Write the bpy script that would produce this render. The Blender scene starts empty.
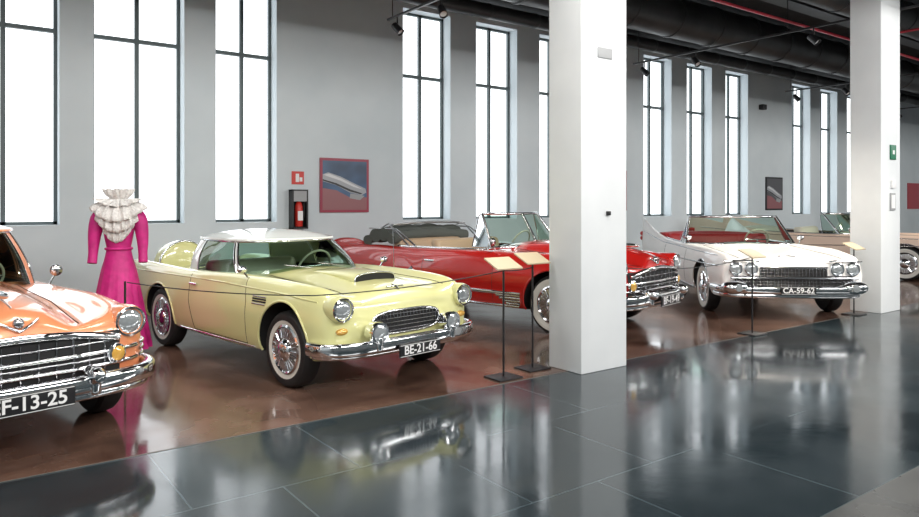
import bpy, bmesh, math, random
import numpy as np
from mathutils import Vector, Matrix
from mathutils.bvhtree import BVHTree
random.seed(4)
scene = bpy.context.scene
try:
    scene.view_settings.view_transform = 'Standard'
except Exception:
    pass
COL = scene.collection

# ---------------------------------------------------------------- materials
def mat(name, color, rough=0.5, metal=0.0, coat=0.0, emit=None, estr=0.0, spec=None):
    m = bpy.data.materials.new(name); m.use_nodes = True
    b = m.node_tree.nodes['Principled BSDF']
    b.inputs['Base Color'].default_value = (*color, 1)
    b.inputs['Roughness'].default_value = rough
    b.inputs['Metallic'].default_value = metal
    b.inputs['Coat Weight'].default_value = coat
    b.inputs['Coat Roughness'].default_value = 0.03
    if spec is not None: b.inputs['Specular IOR Level'].default_value = spec
    if emit:
        b.inputs['Emission Color'].default_value = (*emit, 1)
        b.inputs['Emission Strength'].default_value = estr
    return m

def noisy(m, c1, c2, scale=3, detail=6, r1=None, r2=None, bump=0.0, bscale=None):
    nt = m.node_tree; b = nt.nodes['Principled BSDF']
    tc = nt.nodes.new('ShaderNodeTexCoord')
    n = nt.nodes.new('ShaderNodeTexNoise'); n.inputs['Scale'].default_value = scale; n.inputs['Detail'].default_value = detail
    nt.links.new(tc.outputs['Object'], n.inputs['Vector'])
    cr = nt.nodes.new('ShaderNodeValToRGB')
    cr.color_ramp.elements[0].position = 0.32; cr.color_ramp.elements[1].position = 0.68
    cr.color_ramp.elements[0].color = (*c1, 1); cr.color_ramp.elements[1].color = (*c2, 1)
    nt.links.new(n.outputs['Fac'], cr.inputs['Fac']); nt.links.new(cr.outputs['Color'], b.inputs['Base Color'])
    if r1 is not None:
        mr = nt.nodes.new('ShaderNodeMapRange'); mr.inputs['From Min'].default_value = .3; mr.inputs['From Max'].default_value = .7
        mr.inputs['To Min'].default_value = r1; mr.inputs['To Max'].default_value = r2
        nt.links.new(n.outputs['Fac'], mr.inputs['Value']); nt.links.new(mr.outputs['Result'], b.inputs['Roughness'])
    if bump > 0:
        n2 = nt.nodes.new('ShaderNodeTexNoise'); n2.inputs['Scale'].default_value = bscale or scale * 6; n2.inputs['Detail'].default_value = 4
        nt.links.new(tc.outputs['Object'], n2.inputs['Vector'])
        bp = nt.nodes.new('ShaderNodeBump'); bp.inputs['Strength'].default_value = bump; bp.inputs['Distance'].default_value = .02
        nt.links.new(n2.outputs['Fac'], bp.inputs['Height']); nt.links.new(bp.outputs['Normal'], b.inputs['Normal'])
    return m

M = {}
M['wall'] = noisy(mat('wall_plaster', (.7, .76, .79), .8), (.62, .69, .725), (.68, .745, .775), 1.2, 3)
M['pillar'] = noisy(mat('column_plaster', (.75, .77, .78), .7), (.76, .785, .80), (.81, .835, .845), 2, 3)
M['ceiling'] = noisy(mat('ceiling_dark', (.02, .022, .024), .8), (.014, .016, .018), (.03, .032, .035), 2, 4)
M['duct'] = noisy(mat('duct_metal', (.05, .052, .055), .42, .4), (.028, .03, .033), (.055, .058, .06), 1.5, 3)
M['redpipe'] = mat('red_pipe', (.45, .02, .04), .4)
M['black'] = mat('black_metal', (.015, .015, .017), .4)
M['frame'] = mat('window_frame', (.10, .13, .135), .5)
M['glassw'] = mat('window_frosted', (.9, .95, 1), .5, emit=(.93, .97, 1.0), estr=2.1)
M['chrome'] = mat('chrome', (.80, .81, .83), .08, 1.0)
M['chrome_d'] = mat('chrome_grille', (.48, .48, .50), .16, 1.0)
M['chrome2'] = mat('chrome_brushed', (.60, .60, .61), .28, 1.0)
M['rubber'] = mat('tyre_rubber', (.014, .014, .015), .6)
M['white'] = mat('white_rubber', (.70, .68, .63), .5)
M['dark'] = mat('dark_cavity', (.012, .012, .013), .7)
M['seam'] = mat('panel_seam', (.01, .008, .008), .8)
M['lens'] = mat('lamp_lens', (.52, .56, .58), .10, .55, coat=1)
M['amber'] = mat('amber_lens', (.75, .42, .08), .12, .2, coat=1)
M['yellow'] = mat('paint_yellow', (.77, .76, .36), .28, 0, 1)
M['cream'] = mat('paint_cream', (.80, .83, .80), .28, 0, 1)
M['orange'] = mat('paint_orange', (.80, .29, .13), .28, .1, 1)
M['red'] = mat('paint_red', (.52, .014, .011), .22, .05, 1)
M['carwhite'] = mat('paint_white', (.92, .895, .87), .36, 0, .5)
M['peach'] = mat('paint_peach', (.84, .64, .52), .28, 0, .6)
M['leather_w'] = mat('leather_white', (.66, .63, .52), .5)
M['leather_t'] = mat('leather_tan', (.50, .36, .24), .5)
M['leather_r'] = mat('leather_red', (.42, .03, .035), .5)
M['leather_b'] = mat('leather_brown', (.12, .06, .04), .5)
M['cloth'] = mat('soft_top_cloth', (.10, .11, .10), .9)
M['plate'] = mat('plate_black', (.01, .01, .012), .4)
M['txt'] = mat('plate_text', (.85, .85, .85), .5)
M['magenta'] = noisy(mat('dress_magenta', (.62, .02, .22), .55), (.44, .009, .16), (.64, .018, .24), 9, 3)
M['lace'] = noisy(mat('lace_white', (.78, .75, .70), .85), (.68, .66, .64), (.92, .91, .89), 40, 5, bump=.8, bscale=60)
M['signcard'] = mat('sign_card', (.56, .47, .32), .5)
M['green'] = mat('exit_green', (.0, .16, .075), .5)
M['signred'] = mat('sign_red', (.60, .03, .02), .4)
M['grey'] = mat('grey_plastic', (.35, .36, .37), .5)
M['joint'] = mat('floor_joint', (.12, .11, .10), .4)
M['posterframe'] = mat('poster_border', (.33, .03, .065), .4)
M['postergray'] = mat('poster_gray', (.10, .10, .11), .4)
M['posterred'] = mat('poster_red', (.45, .05, .07), .4)
M['posterblue'] = noisy(mat('poster_print', (.02, .05, .12), .35), (.02, .05, .11), (.08, .17, .32), 1.6, 2)
M['posterpink'] = mat('poster_warm', (.30, .12, .13), .4)
M['postermetal'] = mat('poster_metal', (.38, .40, .43), .4)
M['posterlight'] = mat('poster_light', (.66, .67, .68), .4)

gm = bpy.data.materials.new('car_glass'); gm.use_nodes = True
nt = gm.node_tree; nt.nodes.clear()
o = nt.nodes.new('ShaderNodeOutputMaterial'); mx = nt.nodes.new('ShaderNodeMixShader'); tr = nt.nodes.new('ShaderNodeBsdfTransparent')
gl = nt.nodes.new('ShaderNodeBsdfGlossy'); fr = nt.nodes.new('ShaderNodeFresnel'); fr.inputs['IOR'].default_value = 1.5
tr.inputs['Color'].default_value = (.62, .76, .69, 1); gl.inputs['Roughness'].default_value = .03
nt.links.new(fr.outputs[0], mx.inputs[0]); nt.links.new(tr.outputs[0], mx.inputs[1]); nt.links.new(gl.outputs[0], mx.inputs[2]); nt.links.new(mx.outputs[0], o.inputs[0])
M['glass'] = gm

M['concrete'] = noisy(mat('floor_concrete', (.1, .05, .03), .2), (.060, .031, .023), (.20, .12, .09), 1.3, 9, .07, .22, .03, 5)
M['concrete2'] = noisy(mat('floor_concrete_grey', (.1, .1, .1), .25), (.075, .08, .08), (.14, .14, .135), 1.5, 8, .16, .35, .03, 5)
tm = mat('floor_tile', (.04, .05, .055), .18, spec=.65)
noisy(tm, (.018, .028, .034), (.042, .057, .065), .9, 8, .06, .20, .03, 6)
nt = tm.node_tree; b = nt.nodes['Principled BSDF']
src = b.inputs['Base Color'].links[0].from_socket
tc = nt.nodes.new('ShaderNodeTexCoord'); mp = nt.nodes.new('ShaderNodeMapping'); mp.inputs['Location'].default_value = (.46, .2, 0)
br = nt.nodes.new('ShaderNodeTexBrick'); br.offset = 0.5; br.inputs['Scale'].default_value = 1
br.inputs['Brick Width'].default_value = 1.0; br.inputs['Row Height'].default_value = 1.0; br.inputs['Mortar Size'].default_value = .005
br.inputs['Color1'].default_value = (.8, .8, .8, 1); br.inputs['Color2'].default_value = (1.25, 1.25, 1.25, 1); br.inputs['Mortar'].default_value = (2.6, 2.5, 2.4, 1)
mm = nt.nodes.new('ShaderNodeMix'); mm.data_type = 'RGBA'; mm.blend_type = 'MULTIPLY'; mm.inputs[0].default_value = 1
nt.links.new(tc.outputs['Object'], mp.inputs[0]); nt.links.new(mp.outputs[0], br.inputs['Vector'])
nt.links.new(src, mm.inputs[6]); nt.links.new(br.outputs['Color'], mm.inputs[7]); nt.links.new(mm.outputs[2], b.inputs['Base Color'])
M['tile'] = tm

# ---------------------------------------------------------------- mesh helpers
def mk(name, verts, faces, mats, parent=None, smooth=True, idx=None, fix=True, angle=40):
    me = bpy.data.meshes.new(name)
    me.from_pydata([tuple(v) for v in verts], [], faces)
    if not isinstance(mats, (list, tuple)): mats = [mats]
    for m in mats: me.materials.append(m)
    if idx is not None:
        for p, i in zip(me.polygons, idx): p.material_index = i
    if fix:
        bm = bmesh.new(); bm.from_mesh(me); bmesh.ops.recalc_face_normals(bm, faces=bm.faces); bm.to_mesh(me); bm.free()
    if smooth:
        for p in me.polygons: p.use_smooth = True
        me.set_sharp_from_angle(angle=math.radians(angle))
    me.update()
    ob = bpy.data.objects.new(name, me); COL.objects.link(ob)
    if parent: ob.parent = parent
    return ob

def empty(name, loc=(0, 0, 0), rz=0):
    e = bpy.data.objects.new(name, None); COL.objects.link(e); e.location = loc; e.rotation_euler = (0, 0, rz)
    e.empty_display_size = .2
    return e

def boxes(name, bl, mats, parent=None, idx=None, bevel=0):
    V, F, I = [], [], []
    for k, (x0, x1, y0, y1, z0, z1) in enumerate(bl):
        n = len(V)
        V += [(x0, y0, z0), (x1, y0, z0), (x1, y1, z0), (x0, y1, z0), (x0, y0, z1), (x1, y0, z1), (x1, y1, z1), (x0, y1, z1)]
        F += [(n, n+3, n+2, n+1), (n+4, n+5, n+6, n+7), (n, n+1, n+5, n+4), (n+1, n+2, n+6, n+5), (n+2, n+3, n+7, n+6), (n+3, n, n+4, n+7)]
        I += [idx[k] if idx else 0] * 6
    ob = mk(name, V, F, mats, parent, smooth=False, idx=I, fix=False)
    if bevel:
        bm = bmesh.new(); bm.from_mesh(ob.data)
        bmesh.ops.bevel(bm, geom=bm.edges[:], offset=bevel, segments=3, profile=.5, affect='EDGES')
        bm.to_mesh(ob.data); bm.free()
        for p in ob.data.polygons: p.use_smooth = True
        ob.data.set_sharp_from_angle(angle=math.radians(50))
    return ob

def basis(ax):
    ax = Vector(ax).normalized()
    t = Vector((0, 0, 1)) if abs(ax.z) < .9 else Vector((1, 0, 0))
    u = ax.cross(t).normalized(); v = ax.cross(u).normalized()
    return ax, u, v

def lathe(name, prof, org, axis, mats, parent=None, n=32, segmat=None, sx=1, angle=35):
    ax, u, v = basis(axis); org = Vector(org)
    V, F, I = [], [], []
    for (r, h) in prof:
        for k in range(n):
            a = 2*math.pi*k/n
            V.append(org + ax*h + (u*math.cos(a) + v*math.sin(a)*sx)*max(r, 1e-4))
    for i in range(len(prof)-1):
        for k in range(n):
            F.append((i*n+k, i*n+(k+1) % n, (i+1)*n+(k+1) % n, (i+1)*n+k)); I.append(segmat[i] if segmat else 0)
    F.append(tuple(range(n))); I.append(segmat[0] if segmat else 0)
    F.append(tuple(reversed(range((len(prof)-1)*n, len(prof)*n)))); I.append(segmat[-1] if segmat else 0)
    return mk(name, V, F, mats, parent, idx=I, angle=angle)

def tube_geo(path, r, n=8, closed=False):
    path = [Vector(p) for p in path]; V, F = [], []
    m = len(path); rr = r if isinstance(r, (list, tuple)) else [r]*m
    up = None
    for i, p in enumerate(path):
        if closed: t = (path[(i+1) % m] - path[i-1]).normalized()
        else: t = (path[min(i+1, m-1)] - path[max(i-1, 0)]).normalized()
        if up is None:
            up = Vector((0, 0, 1)) if abs(t.z) < .9 else Vector((1, 0, 0))
        u = t.cross(up)
        if u.length < 1e-4: u = t.cross(Vector((.3, .9, .1)))
        u.normalize(); v = u.cross(t).normalized(); up = v
        for k in range(n):
            a = 2*math.pi*k/n; V.append(p + (u*math.cos(a)+v*math.sin(a))*rr[i])
    for i in range(m if closed else m-1):
        j = (i+1) % m
        for k in range(n): F.append((i*n+k, i*n+(k+1) % n, j*n+(k+1) % n, j*n+k))
    if not closed:
        F.append(tuple(range(n))); F.append(tuple(reversed(range((m-1)*n, m*n))))
    return V, F

def tube(name, path, r, mt, parent=None, n=8, closed=False):
    V, F = tube_geo(path, r, n, closed)
    return mk(name, V, F, mt, parent, angle=60)

def tubes(name, paths, r, mt, parent=None, n=6):
    V, F = [], []
    for p in paths:
        if len(p) < 2: continue
        v, f = tube_geo(p, r, n); o = len(V); V += v; F += [tuple(i+o for i in q) for q in f]
    return mk(name, V, F, mt, parent, angle=60)

def sweep(name, path, sec, mt, parent=None):
    path = [Vector(p) for p in path]; V, F = [], []; m = len(path); n = len(sec)
    for i, p in enumerate(path):
        t = (path[min(i+1, m-1)] - path[max(i-1, 0)]); t.z = 0; t.normalize()
        nn = Vector((t.y, -t.x, 0))
        for (a, b_) in sec: V.append(p + nn*a + Vector((0, 0, b_)))
    for i in range(m-1):
        for k in range(n): F.append((i*n+k, i*n+(k+1) % n, (i+1)*n+(k+1) % n, (i+1)*n+k))
    F.append(tuple(range(n))); F.append(tuple(reversed(range((m-1)*n, m*n))))
    return mk(name, V, F, mt, parent, angle=40)

def oval(a, b_, n=14, e=2.6):
    out = []
    for k in range(n):
        t = 2*math.pi*k/n; c, s = math.cos(t), math.sin(t)
        out.append((a*math.copysign(abs(c)**(2/e), c), b_*math.copysign(abs(s)**(2/e), s)))
    return out

def ellipsoid(name, c, r, mt, parent=None, n=20):
    prof = [(math.sin(math.pi*i/12), -math.cos(math.pi*i/12)) for i in range(13)]
    ob = lathe(name, prof, (0, 0, 0), (1, 0, 0), mt, parent, n=n)
    for v in ob.data.vertices:
        v.co = Vector((c[0]+v.co.x*r[0], c[1]+v.co.y*r[1], c[2]+v.co.z*r[2]))
    return ob

def text_mesh(name, s, size, fn, mt, parent=None):
    cu = bpy.data.curves.new(name, 'FONT'); cu.body = s; cu.size = size; cu.align_x = 'CENTER'; cu.align_y = 'CENTER'; cu.offset = size*.02
    to = bpy.data.objects.new(name+'_tmp', cu); COL.objects.link(to)
    dg = bpy.context.evaluated_depsgraph_get(); me = bpy.data.meshes.new_from_object(to.evaluated_get(dg))
    bpy.data.objects.remove(to)
    for v in me.vertices: v.co = Vector(fn(v.co))
    me.materials.clear(); me.materials.append(mt)
    ob = bpy.data.objects.new(name, me); COL.objects.link(ob)
    if parent: ob.parent = parent
    return ob

# ---------------------------------------------------------------- car building
def mono(tab, sub=8):
    A = np.array(tab, float); n = len(A)
    d = A[1:]-A[:-1]; m = np.zeros_like(A); m[0] = d[0]; m[-1] = d[-1]
    for i in range(1, n-1):
        a, b_ = d[i-1], d[i]
        m[i] = np.where(a*b_ <= 0, 0, 2*a*b_/np.where(np.abs(a+b_) < 1e-9, 1, a+b_))
    out = []
    for i in range(n-1):
        for k in range(sub):
            t = k/sub; h00 = 2*t**3-3*t**2+1; h10 = t**3-2*t**2+t; h01 = -2*t**3+3*t**2; h11 = t**3-t**2
            out.append(h00*A[i]+h10*m[i]+h01*A[i+1]+h11*m[i+1])
    out.append(A[-1]); return out

def crom(P, sub=5):
    P = [np.array(p, float) for p in P]; out = []
    for i in range(len(P)-1):
        p0 = P[max(i-1, 0)]; p1 = P[i]; p2 = P[i+1]; p3 = P[min(i+2, len(P)-1)]
        for k in range(sub):
            t = k/sub
            out.append(.5*((2*p1)+(-p0+p2)*t+(2*p0-5*p1+4*p2-p3)*t*t+(-p0+3*p1-3*p2+p3)*t**3))
    out.append(P[-1]); return out

def body_geo(tab):
    V, F = [], []; rings = mono(tab); R = None
    for (x, zb, hw, zs, yf, zv, yv, zc) in rings:
        h = zs-zb
        half = [(0, zb), (hw*.45, zb), (hw*.86, zb), (hw*.965, zb+.05*min(1, h/.4)), (hw, zb+.42*h), (hw*.990, zb+.66*h),
                (yf+.66*(hw*.985-yf), zb+.90*h), (yf, zs), (yf*.55+yv*.45, zv*.55+zs*.45), (yv, zv), (yv*.5, zv*.25+zc*.75), (0, zc)]
        hp = crom(half); ring = [(p[0], p[1]) for p in hp]
        ring[0] = (0, zb); ring[-1] = (0, zc)
        full = ring + [(-y, z) for (y, z) in reversed(ring[1:-1])]
        R = len(full)
        V += [(x, y, z) for (y, z) in full]
    n = len(rings)
    for i in range(n-1):
        for k in range(R): F.append((i*R+k, i*R+(k+1) % R, (i+1)*R+(k+1) % R, (i+1)*R+k))
    F.append(tuple(range(R))); F.append(tuple(reversed(range((n-1)*R, n*R))))
    return V, F

def cyl_cut(x, y0, y1, z, r):
    n = 48; V = []; F = []
    for y in (y0, y1):
        for k in range(n):
            a = 2*math.pi*k/n; V.append((x+r*math.cos(a), y, z+r*math.sin(a)))
    for k in range(n): F.append((k, (k+1) % n, n+(k+1) % n, n+k))
    F.append(tuple(range(n))); F.append(tuple(reversed(range(n, 2*n))))
    return V, F

def selp(cx, a, b_, e, n, a0=0, a1=2*math.pi):
    out = []
    for k in range(n):
        t = a0+(a1-a0)*k/n; c, s = math.cos(t), math.sin(t)
        out.append((cx+a*math.copysign(abs(c)**(2/e), c), b_*math.copysign(abs(s)**(2/e), s)))
    return out

def prism(loop, z0, z1):
    n = len(loop); V = [(x, y, z0) for x, y in loop]+[(x, y, z1) for x, y in loop]
    F = [(k, (k+1) % n, n+(k+1) % n, n+k) for k in range(n)]+[tuple(range(n)), tuple(reversed(range(n, 2*n)))]
    return V, F

def make_body(par, tab, paint, inner, cuts):
    V, F = body_geo(tab)
    ob = mk('body_shell', V, F, [paint, inner], None)
    me = ob.data
    bvh = BVHTree.FromPolygons([v.co.copy() for v in me.vertices], [tuple(p.vertices) for p in me.polygons])
    cs = []
    for (cv, cf) in cuts:
        c = mk('cut_tmp', cv, cf, [paint, inner], None, smooth=False, idx=[1]*len(cf)); cs.append(c)
        md = ob.modifiers.new('b', 'BOOLEAN'); md.operation = 'DIFFERENCE'; md.solver = 'EXACT'; md.object = c
    bpy.context.view_layer.update()
    dg = bpy.context.evaluated_depsgraph_get(); nm = bpy.data.meshes.new_from_object(ob.evaluated_get(dg))
    ob.modifiers.clear(); ob.data = nm
    for p in nm.polygons: p.use_smooth = True
    nm.set_sharp_from_angle(angle=math.radians(38))
    for c in cs: bpy.data.objects.remove(c)
    ob.parent = par
    return bvh

def s_side(b, x, z, s, off=.0):
    h = b.ray_cast(Vector((x, s*3, z)), Vector((0, -s, 0)))[0]
    return None if h is None else Vector((h.x, h.y+s*off, h.z))
def s_top(b, x, y, off=0):
    h = b.ray_cast(Vector((x, y, 3)), Vector((0, 0, -1)))[0]
    return None if h is None else Vector((h.x, h.y, h.z+off))
def s_front(b, y, z, off=0, d=-1):
    h = b.ray_cast(Vector((-6*d, y, z)), Vector((d, 0, 0)))[0]
    return None if h is None else Vector((h.x-d*off, h.y, h.z))
def clean(L): return [p for p in L if p is not None]
def lin(a, b_, n): return [a+(b_-a)*i/(n-1) for i in range(n)]

def wheel(par, x, y, s, R=.345, ww=True, spokes=26, k=1):
    w = .09
    prof = [(R*.55, -w), (R*.9, -w), (R*.985, -w*.7), (R, -w*.3), (R, w*.3), (R*.985, w*.72), (R*.93, w*.98), (R*.87, w*1.04), (R*.76, w*1.03), (R*.64, w*.85), (R*.62, w*.55), (R*.2, w*.5)]
    seg = [0, 0, 0, 0, 0, 0, 0, 1 if ww else 0, 0, 0, 2]
    if ww == 2: seg[8] = 1
    if ww == 3: seg[7] = 0; seg[8] = 1
    lathe('wheel_%d' % k, prof, (x, y, R), (0, s, 0), [M['rubber'], M['white'], M['dark']], par, n=40, segmat=seg)
    cap = [(R*.64, w*.62), (R*.65, w*.95), (R*.60, w*1.05), (R*.55, w*.9), (R*.34, w*1.0), (R*.30, w*.95), (R*.27, w*1.2), (R*.16, w*1.45), (R*.0, w*1.5)]
    lathe('hubcap_%d' % k, cap, (x, y, R), (0, s, 0), [M['chrome2'], M['chrome']], par, n=40, segmat=[1, 1, 1, 0, 0, 1, 1, 1])
    paths = []
    for i in range(spokes):
        a = 2*math.pi*i/spokes; c, sn = math.cos(a), math.sin(a)
        paths.append([(x+R*.32*c, y+s*w*1.08, R+R*.32*sn), (x+R*.56*c, y+s*w*1.0, R+R*.56*sn)])
    tubes('wheel_spokes_%d' % k, paths, .005, M['chrome'], par, n=5)

def arch_lip(par, b, x, r, z, mt, s, nm, rad=.012):
    L = []
    for i in range(33):
        a = math.radians(-12+204*i/32); p = s_side(b, x+r*math.cos(a), z+r*math.sin(a), s, -.002)
        if p is not None: L.append(p)
    if len(L) > 4: tube(nm, L, rad, mt, par, n=8)

def seam(par, b, pts, s, nm, mt=None, r=.0035, off=0):
    L = clean([s_side(b, x, z, s, off) for x, z in pts])
    if len(L) > 1: tube(nm, L, r, mt or M['seam'], par, n=6)

def poly(pts, n=8):
    out = []
    for i in range(len(pts)-1):
        for k in range(n):
            t = k/n; out.append(tuple(a+(b_-a)*t for a, b_ in zip(pts[i], pts[i+1])))
    out.append(pts[-1]); return out

def headlight(par, b, y, z, r, paint, nm, pod=.35, ax=(1, 0, -.02), off=.05):
    hs = clean([s_front(b, y+dy*r, z+dz*r) for dy, dz in ((0, 0), (.6, 0), (-.6, 0), (0, -.6), (0, .4))])
    x = max(h.x for h in hs)+off
    if pod: lathe(nm+'_pod', [(r*.3, -pod), (r*.8, -pod*.75), (r*1.08, -pod*.42), (r*1.2, -pod*.18), (r*1.24, -.02), (r*1.18, .015), (r*1.1, .02)], (x, y, z), ax, paint, par, n=32)
    lathe(nm+'_rim', [(r*1.13, -.03), (r*1.16, .01), (r*1.14, .032), (r*1.0, .038), (r*.93, .018), (r*.93, -.02)], (x, y, z), ax, M['chrome'], par, n=32)
    lathe(nm+'_lens', [(r*.94, .0), (r*.93, .016), (r*.75, .032), (r*.5, .042), (r*.25, .047), (0, .048)], (x, y, z), ax, M['lens'], par, n=32)
    return x

def bumper(par, nm, fx, W, z, A=.45, hz=.075, th=.04, d=1, e=3.6, lim=88):
    path = []
    N = 48
    for i in range(N+1):
        t = math.radians(-lim+2*lim*i/N); c, s = math.cos(t), math.sin(t)
        x = fx-A+A*abs(c)**(2/e); y = W*math.copysign(abs(s)**(2/e), s)
        path.append((x if d > 0 else fx+A-A*abs(c)**(2/e), y, z))
    if d < 0: path = path[::-1]
    sec = oval(th, hz, 16, 3)
    return sweep(nm, path, sec, M['chrome'], par)

def plate(par, x, z, s, y=0, w=.52, h=.12, d=1):
    boxes('number_plate', [(x-.008, x+.008, y-w/2, y+w/2, z-h/2, z+h/2)], M['plate'], par, bevel=.004)
    boxes('plate_border', [(x+.008, x+.0095, y-w/2+.006, y+w/2-.006, z+h/2-.010, z+h/2-.006), (x+.008, x+.0095, y-w/2+.006, y+w/2-.006, z-h/2+.006, z-h/2+.010)], M['txt'], par)
    text_mesh('plate_text', s, h*.95, lambda c: (x+.0105+c.z, y+c.x, z+c.y), M['txt'], par)

def greenhouse(par, belt, roof, e, cls, roofmat, crown, bulge=.02, n=220):
    dense = selp(0, 1, belt[2]/belt[1], e, 4000)
    P = [np.array(p) for p in dense]; L = [0]
    for i in range(1, len(P)+1): L.append(L[-1]+np.linalg.norm(P[i % len(P)]-P[i-1]))
    uv = []; j = 0
    for k in range(n):
        t = L[-1]*k/n
        while L[j+1] < t: j += 1
        uv.append((P[j % len(P)][0], P[j % len(P)][1]*belt[1]/belt[2]))
    K = 7; rings = []
    for i in range(K+1):
        t = i/K; ring = []
        for (u, v) in uv:
            nl = math.hypot(u, v) or 1; bg = bulge*math.sin(math.pi*t)
            x = (belt[0]+belt[1]*u)*(1-t)+(roof[0]+roof[1]*u)*t + bg*u/nl
            y = belt[2]*v*(1-t)+roof[2]*v*t + bg*v/nl*1.5
            ring.append((x, y, belt[3]*(1-t)+roof[3]*t))
        rings.append(ring)
    GV = [p for r in rings for p in r]; GF, PF = [], []
    c = [cls(*uv[k]) for k in range(n)]
    for i in range(K):
        for k in range(n):
            f = (i*n+k, i*n+(k+1) % n, (i+1)*n+(k+1) % n, (i+1)*n+k)
            (GF if c[k] == 'g' else PF).append(f)
    mk('window_glass', GV, GF, M['glass'], par)
    V = list(GV); F = list(PF); base = K*n; S = [1.0, 1.03, 1.02, .97, .9, .8, .68, .54, .38, .2, .04]
    zz = [0, .012, .03, None]
    prev = base
    for i, s in enumerate(S[1:]):
        o = len(V)
        for (u, v) in uv:
            z = roof[3] + (zz[i+1] if i+1 < 3 else .03+crown*(1-s**2.3))
            V.append((roof[0]+roof[1]*u*s, roof[2]*v*s, z))
        for k in range(n): F.append((prev+k, prev+(k+1) % n, o+(k+1) % n, o+k))
        prev = o
    F.append(tuple(range(prev, prev+n)))
    mk('roof', V, F, roofmat, par)
    tube('roof_drip_rail', rings[K], .012, M['chrome'], par, closed=True)
    tube('belt_trim', [(x, y, z) for x, y, z in rings[0]], .012, M['chrome'], par, closed=True)
    paths = []
    for k in range(n):
        if c[k] != c[k-1]: paths.append([rings[i][k] for i in range(K+1)])
    tubes('window_trim', paths, .011, M['chrome'], par)

def windshield(par, xb, wb, zb, xt, wt, zt, bow=.25, split=False, wrap=2.4):
    K = 6; N = 32; V = []; F = []; rows = []
    for i in range(K+1):
        t = i/K; row = []
        for k in range(N+1):
            v = -1+2*k/N; w = wb*(1-t)+wt*t; x = xb*(1-t)+xt*t - bow*abs(v)**wrap
            row.append((x, w*v, zb*(1-t)+zt*t))
        rows.append(row); V += row
    n = N+1
    for i in range(K):
        for k in range(N): F.append((i*n+k, i*n+k+1, (i+1)*n+k+1, (i+1)*n+k))
    mk('windshield_glass', V, F, M['glass'], par)
    ps = [rows[0], rows[-1], [r[0] for r in rows], [r[-1] for r in rows]]
    if split: ps.append([r[N//2] for r in rows])
    tubes('windshield_frame', ps, .02, M['chrome'], par, n=8)
    for s in (0, -1):
        b0, t0 = Vector(rows[0][s]), Vector(rows[-1][s])
        q = b0+Vector((-.34, 0, 0)); tq = t0+Vector((-.06, 0, -.03))
        nm = 'vent_glass_%d' % (1 if s == 0 else 2)
        mk(nm, [b0, q, tq, t0], [(0, 1, 2, 3)], M['glass'], par, fix=False)
        tubes('vent_frame_%d' % (1 if s == 0 else 2), [[b0, q], [q, tq], [tq, t0]], .009, M['chrome'], par)

def seat(par, x, w, mt, nm, zs=.55, zt=.98, y=0):
    boxes(nm+'_cushion', [(x-.1, x+.5, y-w, y+w, .36, zs)], mt, par, bevel=.05)
    ob = boxes(nm+'_back', [(x-.2, x-.02, y-w, y+w, .45, zt)], mt, par, bevel=.06)
    for v in ob.data.vertices: v.co.x -= (v.co.z-.45)*.22
    boxes(nm+'_piping', [(x-.3, x-.29, y-w*.98, y+w*.98, .5, .52)], M['chrome'], par)

def steering(par, x, y, z):
    ax = Vector((-1, 0, .55)).normalized(); _, u, v = basis(ax); c = Vector((x, y, z))
    tube('steering_wheel', [c+(u*math.cos(a)+v*math.sin(a))*.2 for a in [2*math.pi*k/36 for k in range(36)]], .012, M['leather_w'], par, closed=True)
    tubes('steering_spokes', [[c-u*.2, c+u*.2], [c, c+v*.2], [c, c-ax*.45]], .01, M['chrome'], par)

def patch_front(par, b, y0, y1, z0, z1, nm, mt, off=.006, ny=40, nz=14, rnd=.0):
    V, F, ok = [], [], []
    for i in range(nz+1):
        for k in range(ny+1):
            v = -1+2*i/nz; z = z0+(z1-z0)*i/nz
            sh = 1 if rnd == 0 else (1-abs(v)**rnd)**(1/rnd) if abs(v) < 1 else .0
            ym = (y0+y1)/2; y = ym+(y1-y0)/2*(-1+2*k/ny)*(sh if rnd else 1)
            p = s_front(b, y, z, off); ok.append(p is not None); V.append(p if p is not None else Vector((0, y, z)))
    n = ny+1
    for i in range(nz):
        for k in range(ny):
            q = (i*n+k, i*n+k+1, (i+1)*n+k+1, (i+1)*n+k)
            if all(ok[j] for j in q): F.append(q)
    mk(nm, V, F, mt, par)

def front_path(b, y0, y1, z, off, n=41): return clean([s_front(b, y, z, off) for y in lin(y0, y1, n)])

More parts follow.
